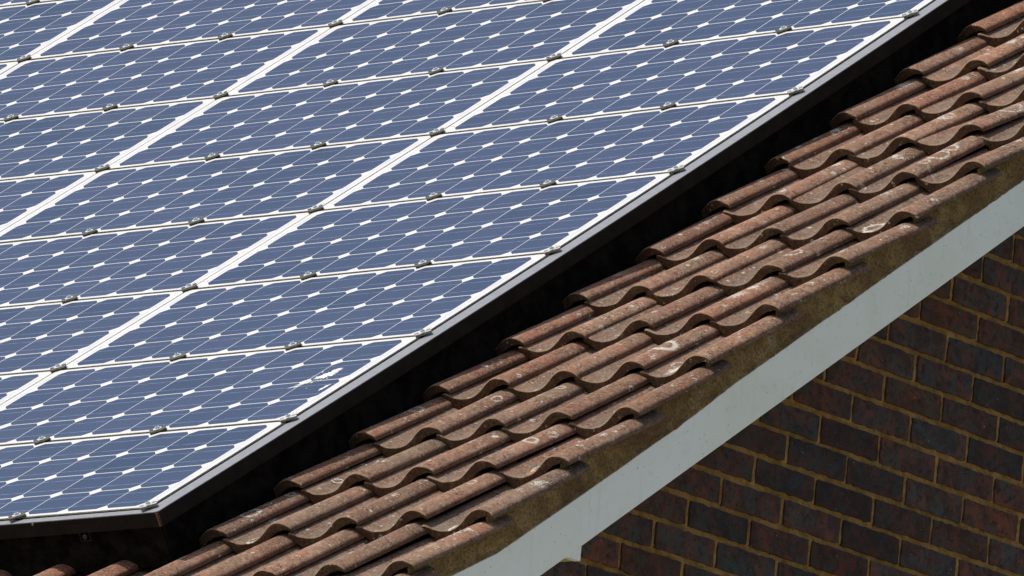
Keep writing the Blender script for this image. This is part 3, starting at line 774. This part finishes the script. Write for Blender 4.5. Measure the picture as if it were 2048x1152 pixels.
# ---- dark metal frame round the array
fr = empty('array_frame', 'grey topped dark metal edge frame round the solar array', 'mounting frame')
def strip(name, mat, f, ts, smooth=False):
    """sweep a cross-section: f(t) -> list of points"""
    pts = []; n = len(f(ts[0]))
    for t_ in ts: pts += f(t_)
    fc = []
    for a in range(len(ts) - 1):
        for b_ in range(n):
            fc.append((a * n + b_, a * n + (b_ + 1) % n, (a + 1) * n + (b_ + 1) % n, (a + 1) * n + b_))
    fc += [tuple(range(n - 1, -1, -1)), tuple(range((len(ts) - 1) * n, len(ts) * n))]
    return mesh_obj(name, pts, fc, mat, fr, smooth)
SB = -0.026            # lower outer edge of the frame
XO = 0.048             # right outer edge
FT, FD = -0.0040, 0.0365
XL_, ST_ = -4 * PW - 0.008, 9 * PS + 0.022
tS = list(np.linspace(SB, ST_, 26)); tX = list(np.linspace(XL_, XO, 22))
# right side: flat top flange mitred at the corner, and its skirt
def mit(s, x): return s
strip('top_flange', M['flange'], lambda s: [Wp(0.004, max(s, SB + (XO - 0.004) * 0.55), FT - .0022), Wp(XO, s, FT - .0022), Wp(XO, s, FT), Wp(0.004, max(s, SB + (XO - 0.004) * 0.55), FT)], tS)
strip('top_flange', M['flange'], lambda x: [Wp(x, SB, FT - .0026), Wp(x, -0.001, FT - .0026), Wp(x, -0.001, FT - 0.0004), Wp(x, SB, FT - 0.0004)], list(np.linspace(XL_, XO - 0.0445, 22)) )
strip('top_flange', M['flange'], lambda x: [Wp(x, 9 * PS + .002, FT - .0026), Wp(x, ST_, FT - .0026), Wp(x, ST_, FT - 0.0004), Wp(x, 9 * PS + .002, FT - 0.0004)], list(np.linspace(XL_, 0.0035, 22)) )
strip('side_skirt', M['skirt'], lambda s: [Wp(XL_ - .003, s, FT - FD), Wp(XL_ - .0001, s, FT - FD), Wp(XL_ - .0001, s, FT - .0004), Wp(XL_ - .003, s, FT - .0004)], tS)
strip('side_skirt', M['skirt'], lambda s: [Wp(XO - 0.003, s, FT - FD), Wp(XO + .0006, s, FT - FD), Wp(XO + .0006, s, FT - 0.0022), Wp(XO - 0.003, s, FT - .0024)], tS)
strip('side_skirt', M['skirt'], lambda x: [Wp(x, SB - .0006, FT - FD - .001), Wp(x, SB + .003, FT - FD - .001), Wp(x, SB + .003, FT - .003), Wp(x, SB - .0006, FT - .0027)], tX)
# lower return lips of the skirts
strip('skirt_lip', M['skirt'], lambda s: [Wp(XO - 0.022, s, FT - FD - .002), Wp(XO - .001, s, FT - FD - .002), Wp(XO - .001, s, FT - FD - .0003), Wp(XO - 0.022, s, FT - FD - .0003)], tS)
# corner triangle that fills the mitre
b = MB(); b.add([Wp(XO, SB, FT - .0002), Wp(0.004, SB, FT - .0002), Wp(0.004, SB + 0.0245, FT - .0002), Wp(XO, SB, FT - .002), Wp(0.004, SB, FT - .002), Wp(0.004, SB + 0.0245, FT - .002)],
                [(0, 2, 1), (3, 4, 5), (0, 1, 4, 3), (1, 2, 5, 4), (2, 0, 3, 5)]); b.build('corner_plate', M['flange'], fr)
# rusty joint down the corner
v_, f_ = [], []
for i in range(15):
    n = FT + 0.001 - i * 0.0027; w = 0.0018 + 0.0014 * random.random()
    v_ += [Wp(XO - 0.004 - w, SB - .0012, n), Wp(XO - 0.001, SB - .0016 - 0.0006 * random.random(), n), Wp(XO + .0013, SB + .002, n)]
for i in range(14):
    a = i * 3; f_ += [(a, a + 1, a + 4, a + 3), (a + 1, a + 2, a + 5, a + 4)]
mesh_obj('corner_joint', v_, f_, M['rust'], fr)
# rails that carry the panels: one under every seam, and stiffeners under the end joints, added to block sun at the gaps
for j in range(0, 10):
    s_ = j * PS
    b = MB(); e0 = s_ - 0.021 if j else SB + 0.0045
    xs_ = list(np.linspace(XL_, -0.01, 10)) + [XO - 0.004]
    for a in range(len(xs_) - 1): b.box((xs_[a], e0, -0.034), (xs_[a + 1], s_ + 0.021, -0.0105 if j else -0.0075), Wp)
    b.build('mounting_rail', M['skirt'], fr)
for pk in range(0, 4):
    x = -pk * PW - 0.003
    b = MB(); x1 = x + 0.018 if pk else XO - 0.0045
    for j in range(0, 9): b.box((x - 0.018, j * PS + 0.0215, -0.030), (x1, (j + 1) * PS - 0.0215, -0.0085), Wp)
    b.build('rail_stiffener', M['skirt'], fr)
# added black strips standing in for deep shade between the skirt and the tiles
strip('shade_strip', M['gap_shade'], lambda s: [Wp(0.018, s, -0.150), Wp(0.020, s, -0.150), Wp(0.020, s, FT - FD), Wp(0.018, s, FT - FD)], list(np.linspace(0.004, 9 * PS, 26)))
strip('shade_strip', M['gap_shade'], lambda x: [Wp(x, 0.001, -0.150), Wp(x, 0.003, -0.150), Wp(x, 0.003, FT - FD), Wp(x, 0.001, FT - FD)], list(np.linspace(XL_, 0.0175, 22)))
# bracket hanging under the lower skirt
for xb_ in (-0.200,):
    b = MB()
    b.box((xb_ - .017, SB - .002, -0.060), (xb_ - .014, SB + .03, FT - FD), Wp); b.box((xb_ + .014, SB - .002, -0.060), (xb_ + .017, SB + .03, FT - FD), Wp)
    b.box((xb_ - .017, SB - .002, -0.063), (xb_ + .017, SB + .03, -0.0601), Wp)
    br = b.build('hook_bracket', M['skirt'], fr)
    b = MB(); b.prism(disc(0.006, 10), 0, 0.006, lambda x, y, z: Wp(xb_ + x, SB + .005 + z - 0.009, -0.051 + y)); b.build('bracket_bolt', M['clamp'], br)
# small screw on the lower skirt
b = MB(); b.prism(disc(0.0035, 10), 0, 0.003, lambda x, y, z: Wp(-0.352 + x, SB - .0036 + z, FT - 0.0055 + y)); b.build('skirt_screw', M['clampedge'], fr)

# ---- bird dropping on the second-row panel
drop = empty('bird_dropping', 'white splash of bird dropping dried on a blue solar panel', 'bird dropping', None, Matrix.Translation(Wp(-0.121, 0.862, 0)))
def blob(bm, x, s, rx, rs, ang, seed, th=0.0010, lift=0.0):
    N_ = 44; ca, sa = math.cos(ang), math.sin(ang)
    top = []; low = []
    for i in range(N_):
        a = 2 * math.pi * i / N_
        r = 1 + 0.4 * noise.noise(Vector((math.cos(a) * 2 + seed, math.sin(a) * 2, seed))) + 0.5 * noise.noise(Vector((math.cos(a) * 5 + seed, math.sin(a) * 5, seed))) + 0.25 * noise.noise(Vector((math.cos(a) * 14 + seed, math.sin(a) * 14, seed)))
        px, ps = rx * r * math.cos(a), rs * r * math.sin(a)
        X_, S_ = x + px * ca - ps * sa, s + px * sa + ps * ca
        low.append(bm.verts.new(Wp(X_, S_, 0.0001))); top.append(bm.verts.new(Wp(x + (X_ - x) * .82, s + (S_ - s) * .82, lift + th * (0.7 + 0.5 * random.random()))))
    c_ = bm.verts.new(Wp(x, s, th + lift))
    for i in range(N_):
        j = (i + 1) % N_
        bm.faces.new((low[i], low[j], top[j], top[i])); bm.faces.new((top[i], top[j], c_))
def dropping_part(name, specs):
    bm = bmesh.new()
    for sp_ in specs: blob(bm, *sp_)
    me = bpy.data.meshes.new(name); bm.to_mesh(me); bm.free(); me.materials.append(M['poo'])
    o = bpy.data.objects.new(name, me); col.objects.link(o)
    o.parent = drop; o.matrix_parent_inverse = drop.matrix_world.inverted()
dropping_part('splash', [(-0.120, 0.858, 0.020, 0.020, -0.3, 1.3), (-0.113, 0.880, 0.014, 0.015, -0.3, 2.2, .0010, .0002), (-0.134, 0.840, 0.011, 0.016, -0.8, 5.1, .0010, .0004)])
dropping_part('streak', [(-0.058, 0.762, 0.005, 0.020, -0.1, 4.4, .0008)])
dropping_part('streak', [(-0.160, 0.803, 0.004, 0.018, -1.2, 9.3, .0008)])
dropping_part('streak', [(-0.172, 0.786, 0.0035, 0.017, -1.2, 3.3, .0008)])
for _ in range(14):
    dropping_part('fleck', [(-0.135 + random.gauss(0, .026), 0.825 + random.gauss(0, .035), random.uniform(.001, .003), random.uniform(.002, .005), random.uniform(-1, .5), random.uniform(0, 50), .0006)])
